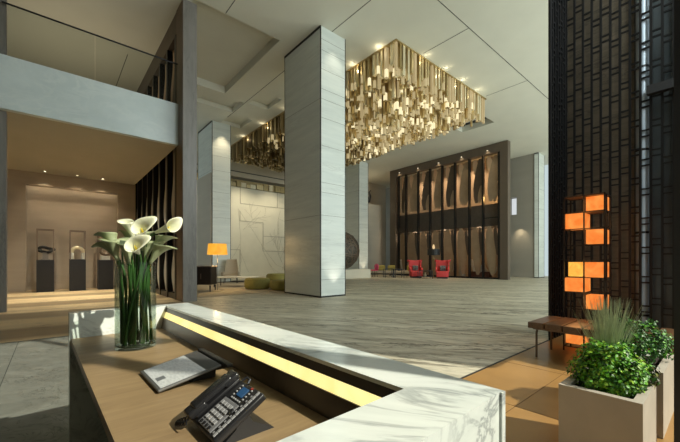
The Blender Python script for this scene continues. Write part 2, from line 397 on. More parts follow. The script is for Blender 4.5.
struct('beam_back', MB().box(3, 18.8, 24.3, 27, 7.6, ZC).box(3, 18.8, 24.25, 24.3, 7.95, 8.0, 1), ['wall_beige', 'joint'], 'beige bulkhead above the cream art wall', 'beam')

# petal panels used by both decorative screens
def petal_at(y, z, pts): return [(y+p[0], z+p[1]) for p in pts]
def petal(h, w_, bend, n=14):
    L, R = [], []
    for i in range(n+1):
        u = i/n; c = bend*math.sin(2*PI*u); hw = w_*math.sin(PI*u)**.8*(.75+.25*math.cos(3*u))
        L.append((c-hw, u*h)); R.append((c+hw, u*h))
    return R[1:-1] and (R + L[::-1][1:-1])
# tall bronze framed screen at the far end (plane X=22)
fs = thing('bronze_framed_screen', 'tall bronze framed partition of black mullions and peach petal panels behind red chairs', 'screen', (22, 9.15, 0))
FY, FH = 9.75, 8.86
t = MB().box(-.12, .28, 0, .5, 0, FH).box(-.12, .28, FY-.62, FY, 0, FH).box(-.12, .28, .5, FY-.62, 8.28, FH)
t.build('frame', 'bronze_frame', fs)
ys = [9.76, 10.83, 11.8, 12.9, 13.95, 15.0, 16.1, 17.3, 18.08]
for y in ys: MB().box(-.06, .16, y-9.15-.05, y-9.15+.05, 0, 8.28).build('mullion', 'black', fs)
MB().box(.0, .2, .5, FY-.62, 0, .12).build('base_rail', 'black', fs)
def scurve(y0, z0, w_, h, bend, n=16):       # broad blade that sweeps up in an S and rounds off at its ends
    Lf, Rt_ = [], []
    for i in range(n+1):
        u = i/n; c = bend*math.sin(PI*(u-.5)); hw = w_*(math.sin(PI*min(max(u, .02), .98))**.45)
        Lf.append((y0+c-hw, z0+u*h)); Rt_.append((y0+c+hw, z0+u*h))
    return Rt_ + Lf[::-1]
rr = random.Random(11)
for i in range(len(ys)-1):
    a, b_ = ys[i]-9.15, ys[i+1]-9.15; m = (a+b_)/2; w_ = (b_-a)
    MB().prism(scurve(m-w_*.04, 5.2, w_*.30, 3.0, -w_*.14), .24, .28, 0, 'x').build('petal', 'petal_dark' if i % 2 else 'petal_mid', fs)
    MB().prism(scurve(m+w_*.16, 6.9, w_*.20, 1.35, w_*.08), .30, .33, 0, 'x').build('petal', 'petal', fs)
    MB().prism(scurve(m-w_*.22, 5.15, w_*.16, 1.2, -w_*.06), .19, .22, 0, 'x').build('petal', 'petal_mid', fs)
    MB().prism(scurve(m+w_*.12, .25, w_*.32, 3.3, w_*.1), .28, .32, 0, 'x').build('petal', 'petal_mid', fs)
    MB().prism(scurve(m-w_*.24, 1.6, w_*.12, 1.9, w_*.07), .22, .26, 0, 'x').build('petal', 'petal_dark', fs)
    if i in (0, 1, 3, 5, 6): MB().prism(petal_at(m-w_*.1, .35, petal(1.0+.5*rr.random(), w_*.10, -w_*.06)), .34, .37, 0, 'x').build('petal', 'petal_pale', fs)
for i in range(5):
    y = 1.3+i*1.85
    MB().lathe([(0, 0), (.05, 0), (.05, .02), (0, .02)], 12, 0, (-.14, y, 8.50)).build('lamp', emit('frame_lamp', (1, .85, .6), 1.3), fs)
    spot((21.7, 9.15+y, 8.6), (22.15, 9.15+y, 6.4), 18, (1, .8, .5), 90, .9)
MB().box(.02, .12, .62, .70, 0, 4.1).box(.02, .12, .62, 1.68, 4.02, 4.1).build('door_frame', 'black', fs)
# room behind the screen
struct('wall_room', MB().box(24.6, 24.8, 10.7, 20.3, 0, ZC).prism([(22.3, 9.42), (22.3, 9.55), (24.75, 10.9), (24.75, 10.7)], 0, ZC), plain('tan_room_wall', (.38, .30, .22), .6, 0, .1, .6), 'tan wall of the room behind the petal screen', 'wall')
struct('slab_floor', MB().prism([(22.75, 9.85), (24.55, 10.85), (24.55, 19.6), (22.75, 19.6)], 3.6, 5.1), plain('dark_slab_edge', (.10, .085, .07), .6), 'dark upper floor slab behind the petal screen', 'floor slab')
for y in (10.4, 12.6, 14.8, 17.2): spot((23.6, y, 8.7), (24.4, y, 5.2), 420, (1, .70, .42), 110, 1)
point((23.2, 10.5, 5.6), 50, (1, .62, .2), .1); point((23.5, 11.8, 3.2), 28, (1, .7, .42), .2); point((23.5, 14.6, 3.2), 28, (1, .7, .42), .2); point((23.5, 17.4, 3.2), 28, (1, .7, .42), .2)

# dark fin screen along the gallery (plane X=2.97), two storeys
gs = thing('gallery_screen', 'dark two storey fin screen with pale petal panels beside the gallery', 'screen', (2.97, 11.1, 0))
L_ = 7.2
MB().box(.1, .16, 0, L_, 0, ZC-.02).build('back_panel', 'bronze', gs)
MB().box(-.06, .1, 0, L_, 8.2, ZC-.02).build('header', 'bronze_frame', gs)
MB().box(-.04, .1, 0, L_, 0, .18).build('base_rail', 'black', gs)
for i in range(8):
    y = .05+i*1.0
    MB().box(-.07, .1, y, y+.13, .0, 8.2).build('fin', 'black', gs)
    if i < 7:
        m = y+.58
        for z0, hh, w_, dy, mt in ((.2, 2.0, .26, 0, 'petal_pale'), (2.3, 2.4, .22, .05, 'petal_pale'), (1.0, 2.6, .24, -.2, 'petal_dark'), (5.2, 2.8, .26, 0, 'petal_dark'), (6.1, 2.0, .2, .15, 'petal')):
            MB().prism([(m+dy+p[0], z0+p[1]) for p in petal(hh, w_, .12)], .03, .07, 0, 'x').build('petal', mt, gs)

# ================================================================ black lattice corner on the right
def lattice(length, h, pitch, dz, off=0):          # in the local x-z plane
    t = MB(); n = int(round(length/pitch)); b = .0145
    for i in range(n+1): t.box(i*pitch-b, i*pitch+b, -b, b, 0, h)
    for i in range(n):
        z = (.5*dz if i % 2 else 0) + (.09, -.05, .02, .12, -.1)[i % 5]*dz
        while z < h:
            for k in (0, .085):
                if z+k < h: t.box(i*pitch, (i+1)*pitch, -b*.8, b*.8, z+k-.0105, z+k+.0105)
            z += dz
    return t
ls = thing('lattice_screen', 'tall black metal lattice screen of staggered bars behind the lantern tower', 'screen', (6.45, 1.76, 0), -PI/2)
lattice(2.9, ZC, .115, .42).build('lattice', 'black', ls)
ls2 = thing('lattice_return', 'narrow dark return panel of the lattice screen at its hall end', 'screen', (5.73, 1.78, 0))
lattice(.72, ZC, .115, .42).build('lattice', 'black', ls2)
MB().box(.02, .07, -.012, .012, 0, ZC).build('corner_post', 'black', ls2)
MB().box(.06, .88, .012, .03, 0, ZC).build('back_panel', 'blackmat', ls2)
struct('wall_lattice', MB().box(6.62, 6.8, .93, 1.85, 0, ZC), marble('brown_stone_behind_lattice', (.19, .155, .105), (.28, .235, .17), (.10, .08, .06), 2, .4, (0, 0, 0), (1, 1, 6)), 'dark brown stone wall behind the lattice screen', 'wall')
pp = thing('steel_pipe', 'shiny round steel post behind the black lattice', 'pipe', (6.54, .83, 0))
MB().lathe([(.074, 0), (.074, ZC)], 20).build('tube', plain('brushed_steel', (.50, .58, .64), .35, .25, .05), pp, True)
t = MB()
for z in (.4, 1.6, 2.8, 4.0, 5.2): t.lathe([(.074, z), (.079, z), (.079, z+.03), (.074, z+.03)], 20)
t.build('collar', 'black', pp)
struct('window_1', MB().box(6.62, 6.66, -1.2, .93, 0, ZC), plain('tinted_glass', (.10, .118, .122), .22, 0, .2, 2, .5), 'dark tinted glazing behind the lattice at the right edge', 'window')
t = MB()
for y in (.46, -.3): t.box(6.5, 6.62, y-.012, y+.012, 0, ZC)
struct('trim_7', t, plain('pale_aluminium', (.6, .66, .68), .35, .5), 'pale aluminium glazing bar at the right edge', 'window trim')
struct('beam_transom', MB().box(6.33, 6.43, -.6, .76, 3.54, 3.66), 'blackmat', 'black horizontal transom at the right edge', 'beam')
struct('sill_lattice', MB().box(6.46, 6.62, -1.2, 1.76, 0, .1), 'floor_gold', 'honey stone curb under the lattice', 'sill')
struct('pillar_post', MB().box(2.925, 3.0, .135, .225, 0, ZC), 'blackmat', 'black door post at the right edge of the view', 'post')

# ---------------------------------------------------------------- unseen front wall behind the viewer, pierced to shape the sunlight
def facade(y0, y1, holes, x0=-8, x1=30, z1=ZC):
    xs = sorted({x0, x1, *[h[0] for h in holes], *[h[1] for h in holes]}); zs = sorted({0, z1, *[h[2] for h in holes], *[h[3] for h in holes]})
    t = MB()
    for i in range(len(xs)-1):
        for j in range(len(zs)-1):
            cx, cz = (xs[i]+xs[i+1])/2, (zs[j]+zs[j+1])/2
            if not any(h[0] < cx < h[1] and h[2] < cz < h[3] for h in holes): t.box(xs[i], xs[i+1], y0, y1, zs[j], zs[j+1])
    return t
SUN_HOLES = [(.9, 1.6, .9, 3.62), (1.705, 2.1, .9, 3.8), (1.72, 2.1, 4.05, 7.5), (2.1, 4.5, .9, 7.5), (4.5, 5.14, .9, 4.0), (5.14, 6.0, .9, 2.75), (12, 29, .2, 8.6)]  # openings laid out so sun patches fall on desk, lilies and floor
struct('wall_front_sun_mask', facade(-1.25, -1.2, SUN_HOLES), 'wall_beige', 'unseen front wall with openings cut to shape the sun patches', 'wall')
struct('roof_sun_block', MB().box(11, 36, -9.0, -1.4, ZC, ZC+.3), 'wall_beige', 'added unseen slab outside that keeps direct sun off the hall floor', 'roof')  # added to block direct sun while low sky light still enters
struct('ground_outside', MB().box(-10, 40, -30, -1.4, -.3, -.15), plain('paving', (.45, .44, .42), .7), 'pale paving outside the entrance', 'ground')
struct('wall_end', MB().box(29.8, 30, -1.4, 8.8, 0, ZC), 'wall_beige', 'far end wall of the lobby', 'wall')
struct('floor_far', MB().box(12, 30, -1.2, 1.80, -.15, 0), 'floor', 'grey brown stone floor beyond the lattice', 'floor')

# ================================================================ chandelier
ch = thing('chandelier', 'huge golden chandelier of hanging square tubes filling the ceiling recess', 'chandelier', (9.02, 7.5, ZC))
CX_, CY_ = 6.6, 14.3
MB().box(0, CX_, 0, CY_, -.035, -.001).build('ceiling_plate', 'gold2', ch)
rr = random.Random(21)
def clen(x, y):
    e = min(x, CX_-x-.25, y, CY_-y)/2.1; e = max(0, min(1, e)); e = e*e*(3-2*e)
    return .95 + e*(.78+.36*math.sin(y*.75+x*.5)+.24*math.sin(x*1.6-y*.35)) + rr.uniform(-.2, .22)
def add_tube(t, x, y, L, wd, g, lit, a=0):
    M_ = Matrix.Translation((x, y, 0)) @ Matrix.Rotation(a, 4, 'Z'); h = wd/2
    tip = .32 if lit else .0
    t.box(-h, h, -h, h, -L+tip, -.03, g, M_)
    if lit:
        t.box(-h*.9, h*.9, -h*.9, h*.9, -L+.02, -L+tip, 3 if lit == 2 else 4, M_); t.box(-h, h, -h, h, -L, -L+.02, g, M_)
spots = []
nx, ny = 31, 68
for i in range(nx):
    for j in range(ny):
        x = (i+.5)*CX_/nx; y = (j+.5)*CY_/ny
        spots.append((x+rr.uniform(-.06, .06) if 0 < i < nx-1 else x, y+rr.uniform(-.06, .06) if 0 < j < ny-1 else y))
spots.sort(key=lambda p: (.652*(p[0]+9.02)+.758*(p[1]+7.5)) + (0 if min(p[0], p[1]) < .5 else 3))
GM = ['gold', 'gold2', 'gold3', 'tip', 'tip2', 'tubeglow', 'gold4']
rest = MB()
for k, (x, y) in enumerate(spots):
    L = clen(x, y); g = rr.choice((0, 0, 1, 2, 2, 5)) if y < 5.5 else rr.choice((0, 1, 1, 1, 6, 6)); lit = rr.choice((0, 0, 0, 1, 1, 2)) if y < 7 else rr.choice((0, 0, 0, 0, 1 if y < 9.5 else 0)); wd = rr.uniform(.075, .125)  # far tubes take darker golds, their shade put into the colour
    if k < 100:
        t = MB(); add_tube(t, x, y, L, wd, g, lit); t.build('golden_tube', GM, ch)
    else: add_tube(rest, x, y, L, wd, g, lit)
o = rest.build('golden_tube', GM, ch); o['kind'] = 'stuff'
for x, y, p in ((8.9, 8.2, 9), (8.9, 9.6, 8), (10.6, 7.35, 4), (11.9, 7.35, 4), (13.2, 7.35, 4), (14.5, 7.35, 4), (15.55, 7.6, 4), (8.9, 14.5, 6), (8.9, 17.0, 6), (8.9, 19.5, 6)):
    point((x+(.0 if x < 9 else 0), y+(0 if x < 9 else .02), ZC-.16), p*.30, (1, .86, .6), .02)

# ================================================================ reception desk (turned 1.35 degrees)
TH = math.radians(1.35)
desk = thing('reception_desk', 'white marble reception desk with oak worktop and glowing onyx light strip', 'desk', (0, 0, 0), TH)
zc, zw = .89, .74
MB().box(.145, .655, .50, 2.53, zw-.035, zw).build('worktop', 'deskwood', desk)
MB().box(.138, .81, 2.53, 2.617, 0, zc).build('end_panel', 'marble', desk)
MB().box(.10, .81, .335, .50, 0, zc).build('end_panel', 'marble', desk)
MB().box(.66, .81, .50, 2.53, zc-.012, zc).build('counter_top', 'marble', desk)
MB().box(.81, .828, .329, 2.62, 0, zc).build('front_panel', 'marble', desk)
MB().prism([(.662, zc-.012), (.654, zc-.040), (.70, zc-.040), (.70, zc-.012)], .50, 2.53, 0, 'y').build('fascia', 'darkface', desk)
MB().prism([(.66, zc-.040), (.645, zc-.080), (.70, zc-.080), (.70, zc-.040)], .505, 2.525, 0, 'y').build('light_strip', 'strip', desk)
MB().prism([(.641, zc-.080), (.628, zw), (.70, zw), (.70, zc-.080)], .50, 2.53, 0, 'y').build('riser', 'darkface', desk)
MB().box(.70, .81, .50, 2.53, 0, zc-.012).build('core_panel', 'blackmat', desk)
for s in (.75,): MB().box(.35, .70, .52, 2.51, .0, .05).build('plinth', 'blackmat', desk)

# desk telephone: up = +X of the desk, right = -Y
def desk_pt(x, y, z): c, s = math.cos(TH), math.sin(TH); return (x*c-y*s, x*s+y*c, z)
ph = thing('desk_telephone', 'black office desk phone with blue display and grey keypad on the worktop', 'telephone', desk_pt(.392, .885, zw), TH - PI/2)
ph.scale = (.94, .94, .94)
# local: x = right, y = up (away from user), z = up ; body tilted about x
PM = Matrix.Translation((0, -.085, .028)) @ Matrix.Rotation(math.radians(31), 4, 'X')
def pbuild(mb, name, m, smooth=False, par=None): return mb.xform(PM).build(name, m, par or ph, smooth)
plast = plain('black_plastic', (.018, .018, .02), .32, 0, .05); pgrey = plain('grey_keypad_plastic', (.20, .20, .21), .4, 0, .05); key_m = plain('pale_key_plastic', (.36, .36, .37), .4, 0, .05)
body = pbuild(MB().rbox(-.098, .092, 0, .168, -.022, 0, .006), 'body', plast, True)
pbuild(MB().rbox(-.097, -.047, .012, .165, 0, .012, .004), 'cradle', plast, True)
hs = MB().rbox(-.099, -.047, -.004, .055, .006, .030, .008); hs.rbox(-.099, -.047, .118, .172, .006, .031, .008); hs.rbox(-.097, -.049, .02, .150, .016, .035, .007)
pbuild(hs, 'handset', plain('gloss_black_plastic', (.02, .02, .022), .2, 0, .05), True)
kp = pbuild(MB().rbox(-.036, .052, .008, .103, -.002, .003, .002), 'keypad', pgrey)
for i in range(4):
    for j in range(4):
        x0 = -.028+j*.0185; y0 = .028+i*.0175
        pbuild(MB().rbox(x0, x0+.014, y0, y0+.0115, .003, .0065, .0018), 'key', key_m, False, kp)
for j in range(4): pbuild(MB().rbox(-.028+j*.0185, -.016+j*.0185, .013, .021, .003, .006, .0015), 'key', plast, False, kp)
pbuild(MB().lathe([(0, .006), (.009, .006), (.010, .003)], 16, 0, (.052-.004, .078, 0)), 'navigation_key', plast, True, kp)
pbuild(MB().rbox(-.004, .030, .124, .154, -.002, .004, .002), 'display', emit('blue_display', (.03, .12, .26), .5))
for j in range(5): pbuild(MB().lathe([(0, .003), (.0026, .003), (.003, 0)], 8, 0, (-.012+j*.0125, .112, 0)), 'soft_key', key_m)
for j in range(4): pbuild(MB().lathe([(0, .003), (.0026, .003), (.003, 0)], 8, 0, (-.016, .122+j*.011, 0)), 'soft_key', key_m)
for j in range(4): pbuild(MB().lathe([(0, .003), (.0026, .003), (.003, 0)], 8, 0, (.042, .122+j*.011, 0)), 'soft_key', key_m)
pbuild(MB().lathe([(0, .003), (.004, .003), (.0045, 0)], 8, 0, (.034, .161, 0)), 'message_light', emit('red_led', (.5, .04, .02), .4))
for j in range(11): pbuild(MB().rbox(.070, .079, .008+j*.0142, .0213+j*.0142, 0, .003, .001), 'label_key', key_m)
for j in range(8): pbuild(MB().rbox(.059, .064, .012+j*.018, .019+j*.018, 0, .003, .001), 'line_key', pgrey)
st = MB().prism([(-.06, 0), (.10, 0), (.085, .012), (.03, .04), (.02, .062), (-.01, .048), (-.02, .03)], -.075, .08, 0, 'x'); st.build('stand', plast, ph)
cd = []
for i in range(90):
    a = i*.9; u = i/89; cx, cy, cz = -.075+.03*u-.05*math.sin(PI*u), -.085-.02*math.sin(PI*u)+.05*u*0, .035-.022*math.sin(PI*u)
    cd.append((cx+.006*math.cos(a), cy-.02*u+.006*math.sin(a)*.4, cz+.006*math.sin(a)))
MB().tube(cd, .0022, 5).build('cord', plast, ph, True)
MB().tube([(-.06, .065, .108), (-.058, .082, .115), (-.045, .086, .110), (-.036, .074, .102)], .0045, 6).build('hook_loop', plast, ph, True)

# tilted tablet on a stand bar
tb = thing('tablet', 'grey tablet with a pale page on screen, tilted on its stand beside the phone', 'tablet', desk_pt(.309, 1.41, zw), TH)
TM = Matrix.Rotation(-math.asin(.045/.23), 4, 'Y')
tb_m = plain('pewter_metal', (.16, .16, .155), .4, .4, .05)
MB().rbox(0, .228, -.134, .142, .004, .014, .004).xform(TM).build('body', tb_m, tb)
m, n, b = new_mat('pale_screen_page')
f = noise(n, coords(n, (26, 9, 1)), 5, 3)
tx = ramp(n, f, [(.40, (.60, .62, .61)), (.75, (.46, .48, .48))])
b.inputs['Base Color'].default_value = (.3, .32, .32, 1); b.inputs['Roughness'].default_value = .2
n.links.new(tx, b.inputs['Base Color']); n.links.new(tx, b.inputs['Emission Color']); b.inputs['Emission Strength'].default_value = .15
MB().box(.012, .17, -.124, .132, .0135, .0146).xform(TM).build('screen', m, tb)
MB().box(.176, .222, -.124, .132, .0135, .0144).xform(TM).build('button_strip', plain('dark_pewter', (.10, .10, .10), .35, .3, .05), tb)
MB().box(.02, .05, -.05, -.012, .0146, .015).xform(TM).build('page_mark', plain('page_mark_grey', (.16, .17, .18), .4), tb)
MB().prism([(.12, 0), (.215, 0), (.218, .045), (.205, .045)], -.09, .10, 0, 'y').build('stand', 'blackmat', tb)
MB().rbox(.226, .252, -.17, .145, .050, .064, .004).build('rear_bar', 'blackmat', tb)
MB().box(.205, .245, -.12, .12, .035, .052).build('bracket', 'blackmat', tb)

# glass vase and calla lilies
VX, VY = .341, 2.07
vs = thing('glass_vase', 'tall clear cylinder vase of calla lilies at the far end of the desk', 'vase', (VX, VY, zw))
VH = .455
MB().lathe([(0, .002), (.094, .002), (.096, .012), (.096, VH), (.0925, VH), (.0925, .016), (0, .016)], 40).build('glass', clear('vase_glass', (.94, .985, .95), .10, .02, .95), vs, True)
MB().lathe([(0, .017), (.091, .017), (.091, .022), (0, .022)], 32).build('base_disc', plain('dark_vase_base', (.03, .045, .03), .2), vs, True)
stem_m = plain('calla_stem_green', (.045, .12, .025), .4, 0, .3, 12)
def petal_mat(name, a, b_): 
    m, n, b = new_mat(name); n.links.new(ramp(n, noise(n, coords(n, (1, 1, 1)), 14, 3), [(.3, a), (.7, b_)]), b.inputs['Base Color'])
    b.inputs['Roughness'].default_value = .45; b.inputs['Subsurface Weight'].default_value = .15; b.inputs['Subsurface Radius'].default_value = (.02, .02, .01); return m
MT['sp_white'] = petal_mat('ivory_spathe', (.72, .74, .52), (.84, .84, .66)); MT['sp_green'] = petal_mat('pale_green_spathe', (.27, .32, .17), (.43, .48, .29))
MT['spadix'] = plain('yellow_spadix', (.80, .62, .06), .6)
def spathe(L, R):
    """calla funnel along +Z, tip on +X"""
    bm = bmesh.new(); nu, nt = 12, 30; rows = []
    for i in range(nu+1):
        u = i/nu; row = []
        for k in range(nt+1):
            th = -PI*1.06 + 2.12*PI*k/nt; f = ((1+math.cos(th))/2)
            f2 = max(0, f)**1.3
            Lz = L*(.70+.30*f2)
            r = .0065 + R*(.62*u**1.15 + (.10+.20*f)*u**5)
            tip = R*.70*(f**5)*u**4
            z = Lz*u - R*.22*f*u**8 - R*.06*(1-f)*u**8 + (.0016*k/nt)
            row.append(bm.verts.new(((r+tip)*math.cos(th), (r*.92+.002*k/nt)*math.sin(th), z)))
        rows.append(row)
    for i in range(nu):
        for k in range(nt): bm.faces.new((rows[i][k], rows[i][k+1], rows[i+1][k+1], rows[i+1][k]))
    mb = MB(); mb.bm.free(); mb.bm = bm; return mb
def lily(base, head, axis, tipdir, L, R, mt, label):
    """base: foot inside the vase, head: where stem meets flower, axis: flower direction"""
    base, head = Vector(base), Vector(head); axis = Vector(axis).normalized()
    t = thing('calla_lily', label, 'flower', base, group='calla lilies in the glass vase')
    p0, p3 = Vector((0, 0, 0)), head-base
    p1 = p0 + (Vector((p3.x*.2, p3.y*.2, p3.z*.5))); p2 = p3 - axis*min(.12, p3.length*.25)
    pts = [p0*(1-u)**3 + p1*3*u*(1-u)**2 + p2*3*u*u*(1-u) + p3*u**3 for u in [i/14 for i in range(15)]]
    MB().tube(pts, [.0068-.0012*i/14 for i in range(15)], 8).build('stem', stem_m, t, True)
    z = axis; x = Vector(tipdir); x = (x - z*x.dot(z)).normalized(); y = z.cross(x)
    M_ = Matrix.Translation(p3) @ Matrix((x, y, z)).transposed().to_4x4()
    o = spathe(L, R).xform(M_).build('spathe', mt, t, True)
    sm = o.modifiers.new('s', 'SOLIDIFY'); sm.thickness = .0014; sm.offset = 0
    MB().tube([(0, 0, L*.16), (.002, 0, L*.4), (.003, 0, L*.62)], [.0045, .0052, .003], 8).xform(M_).build('spadix', 'spadix', o, True)
    return t
Rt = Vector((.758, -.652, 0)); Fw = Vector((.652, .758, 0)); Up = Vector((0, 0, 1)); Vc = Vector((VX, VY, 0))
def vp(r, f, z): v = Vc + Rt*r + Fw*f; return (v.x, v.y, z)
def dv(r, f, z): return Rt*r + Fw*f + Up*z
FL = [  # foot(r,f), head(r,f,z), axis, tip, L, R, mat, label
 ((.00, -.04), (.078, -.05, 1.325), dv(.16, -.84, .54), dv(.75, .3, .50), .112, .052, 'sp_white', 'large open ivory calla lily at the top of the bunch, mouth facing out'),
 ((.05, -.02), (.105, .00, 1.352), dv(.92, -.25, .28), dv(.8, .2, .55), .150, .036, 'sp_white', 'ivory calla lily pointing sideways towards the pillar at the top'),
 ((-.02, -.06), (.070, -.09, 1.238), dv(.16, -.86, .52), dv(.85, .25, .40), .110, .050, 'sp_white', 'open ivory calla lily with yellow centre low at the front of the bunch'),
 ((-.05, .03), (-.012, .0, 1.325), dv(-.25, -.30, .92), dv(-.7, .1, .6), .115, .036, 'sp_white', 'small ivory calla lily standing upright behind the bunch'),
 ((.055, .01), (.080, -.01, 1.185), dv(.50, .05, .80), dv(.85, .1, .4), .150, .044, 'sp_green', 'greenish calla lily seen from the side, lowest towards the pillar'),
 ((.05, .05), (.072, .05, 1.245), dv(.35, .2, .9), dv(.9, .3, .3), .130, .042, 'sp_green', 'greenish calla lily turned away below the sideways ivory bloom'),
 ((-.055, .00), (-.085, -.01, 1.205), dv(-.58, .05, .78), dv(-.9, 0, .1), .150, .044, 'sp_green', 'drooping green calla lily reaching furthest towards the gallery'),
 ((-.05, -.04), (-.075, -.05, 1.245), dv(-.38, .10, .88), dv(-.9, .1, .3), .140, .044, 'sp_green', 'broad green calla lily just above the drooping one'),
 ((-.03, -.05), (-.045, -.08, 1.20), dv(-.20, -.1, .95), dv(-.9, .2, .3), .140, .046, 'sp_green', 'green calla lily opening low on the gallery side of the bunch'),
 ((.0, -.02), (.004, -.07, 1.185), dv(-.02, -.10, 1), dv(-.5, .7, .2), .145, .050, 'sp_green', 'large green calla lily in the shaded middle of the bunch'),
 ((.02, .03), (.010, .03, 1.255), dv(.05, .15, 1), dv(.2, .9, .1), .135, .044, 'sp_green', 'green calla lily turned away at the back of the bunch'),
 ((-.03, .05), (-.040, .02, 1.265), dv(-.20, .12, .95), dv(-.8, .4, .2), .130, .042, 'sp_green', 'green calla lily half hidden behind the upright small bloom'),
 ((.03, -.01), (.048, .00, 1.20), dv(.20, .1, 1), dv(.6, .7, .2), .135, .042, 'sp_green', 'green calla lily tucked between the two open ivory blooms'),
]
for ft, hd, ax, tp, L, R, mt, lab in FL:
    lily(vp(ft[0], ft[1], zw+.026), vp(*hd), ax, tp, L, R, mt, lab)
rr = random.Random(8)
for i in range(14):
    a = i*2.4; q_ = .03+.05*rr.random(); f0 = vp(q_*math.cos(a), q_*math.sin(a), zw+.026)
    r1, f1, z1 = q_*1.25*math.cos(a+.5), q_*1.1*math.sin(a+.5), rr.uniform(1.16, 1.26)
    h_ = Vector(vp(r1, f1, z1)); b_ = Vector(f0)
    o = MB().tube([h_*(u)+b_*(1-u)-b_+Vector((0, 0, 0))+Vector((.01*math.sin(u*3+i), .01*math.cos(u*2+i), 0))*u for u in [k/8 for k in range(9)]], [.0065-.003*k/8 for k in range(9)], 7).build('green_stem', stem_m, None, True, b_)
    tag(o, 'plain dark green stem packed among the lily stems in the vase', 'stem', 'bare stems in the glass vase')

# ================================================================ planters and plants
MT['planter'] = plain('warm_grey_concrete', (.47, .42, .35), .6, 0, .07, 5)
MT['soil'] = plain('dark_soil', (.035, .025, .018), .9, 0, .4, 40)
def planter(x0, x1, y0, y1, h, label):
    p = thing('planter', label, 'planter', ((x0+x1)/2, (y0+y1)/2, 0), group='stone planters')
    a, b_, w_ = (x1-x0)/2, (y1-y0)/2, .045
    t = MB()
    o = [t.bm.verts.new(v) for v in ((-a,-b_,0),(a,-b_,0),(a,b_,0),(-a,b_,0))]; u = [t.bm.verts.new(v) for v in ((-a,-b_,h),(a,-b_,h),(a,b_,h),(-a,b_,h))]
    i = [t.bm.verts.new(v) for v in ((-a+w_,-b_+w_,h),(a-w_,-b_+w_,h),(a-w_,b_-w_,h),(-a+w_,b_-w_,h))]; d = [t.bm.verts.new(v) for v in ((-a+w_,-b_+w_,h-.1),(a-w_,-b_+w_,h-.1),(a-w_,b_-w_,h-.1),(-a+w_,b_-w_,h-.1))]
    t.bm.faces.new(o[::-1]); t.bm.faces.new(d)
    for k in range(4):
        k2 = (k+1) % 4
        t.bm.faces.new((o[k], o[k2], u[k2], u[k])); t.bm.faces.new((u[k], u[k2], i[k2], i[k])); t.bm.faces.new((i[k], i[k2], d[k2], d[k]))
    t.build('box', 'planter', p)
    MB().box(-a+w_, a-w_, -b_+w_, b_-w_, h-.099, h-.03).build('soil', 'soil', p)
    return p
planter(2.36, 2.872, .297, .685, .445, 'warm grey stone planter standing nearest the reception desk')
planter(3.12, 3.80, .29, .685, .445, 'warm grey stone planter behind the first, with the dark green bush')
def leaf(t, p, nrm, up, L, W, mi=0, fold=.25):
    nrm = nrm.normalized(); x = (up - nrm*up.dot(nrm)).normalized(); y = nrm.cross(x)
    q = lambda a, b_, c: t.bm.verts.new(p + x*a*L + y*b_*W + nrm*c*L)
    v0, v1, v2, v3, v4, v5 = q(0, 0, 0), q(.4, .5, fold*.5), q(.8, .4, fold*.3), q(1, 0, -.05), q(.8, -.4, fold*.3), q(.4, -.5, fold*.5)
    m1 = q(.5, 0, .02)
    for a in ((v0, v1, m1), (v1, v2, m1), (v2, v3, m1), (v3, v4, m1), (v4, v5, m1), (v5, v0, m1)):
        f = t.bm.faces.new(a); f.material_index = mi
MT['leaf_a'] = plain('bright_green_leaf', (.10, .33, .012), .45, 0, .4, 30); MT['leaf_b'] = plain('lime_green_leaf', (.27, .48, .03), .45, 0, .35, 30); MT['leaf_c'] = plain('deep_green_leaf', (.022, .10, .006), .45, 0, .3, 30)
MT['leaf_d'] = plain('dark_green_leaf', (.022, .11, .01), .5, 0, .35, 30); MT['leaf_p'] = plain('purple_green_leaf', (.05, .055, .02), .4, 0, .4, 30); MT['leaf_y'] = plain('olive_leaf', (.24, .25, .06), .4, 0, .3, 30)
MT['blade'] = plain('grey_green_blade', (.50, .57, .38), .5, 0, .3, 20); MT['twig'] = plain('brown_twig', (.07, .05, .03), .8)
def bush(loc, rx, ry, rz_, n, L, W, mats, seed, label, cat='shrub', low=-.35):
    p = thing('leafy_shrub', label, cat, loc); rr = random.Random(seed); t = MB()
    for k in range(n):
        while True:
            d = Vector((rr.gauss(0, 1), rr.gauss(0, 1), rr.gauss(0, 1))).normalized()
            if d.z > low: break
        lump = 1+.10*math.sin(d.x*7+seed)+.10*math.sin(d.y*8+d.z*5)
        s = rr.uniform(.72, 1.0)*lump
        pos = Vector((d.x*rx*s, d.y*ry*s, d.z*rz_*s))
        nr = (d + Vector((rr.uniform(-.7, .7), rr.uniform(-.7, .7), rr.uniform(-.2, .9)))).normalized()
        leaf(t, pos, nr, Vector((rr.uniform(-1, 1), rr.uniform(-1, 1), rr.uniform(-.6, 1))), L*rr.uniform(.7, 1.25), W*rr.uniform(.75, 1.2), rr.choice(range(len(mats))))
    t.build('foliage', mats, p, True)
    t = MB()
    for k in range(9):
        a = k*2.4; t.tube([(0, 0, -rz_*.35-.05), (rx*.3*math.cos(a), ry*.3*math.sin(a), 0), (rx*.7*math.cos(a), ry*.7*math.sin(a), rz_*.5)], [.006, .004, .002], 5)
    t.build('stem', 'twig', p); return p
bush((2.63, .485, .485), .215, .185, .215, 4600, .021, .017, ['leaf_a', 'leaf_a', 'leaf_b', 'leaf_c'], 4, 'bright lime green round leaved shrub in the planter nearest the desk', low=-.55)
bush((3.53, .47, .53), .25, .20, .205, 3000, .021, .015, ['leaf_d', 'leaf_d', 'leaf_c', 'leaf_a'], 9, 'dense dark green bush in the rear planter')
bush((2.80, .375, .47), .10, .10, .14, 420, .028, .02, ['leaf_p', 'leaf_p', 'leaf_c', 'leaf_y'], 6, 'small dark purplish plant between the lime shrub and the dark bush', 'plant')
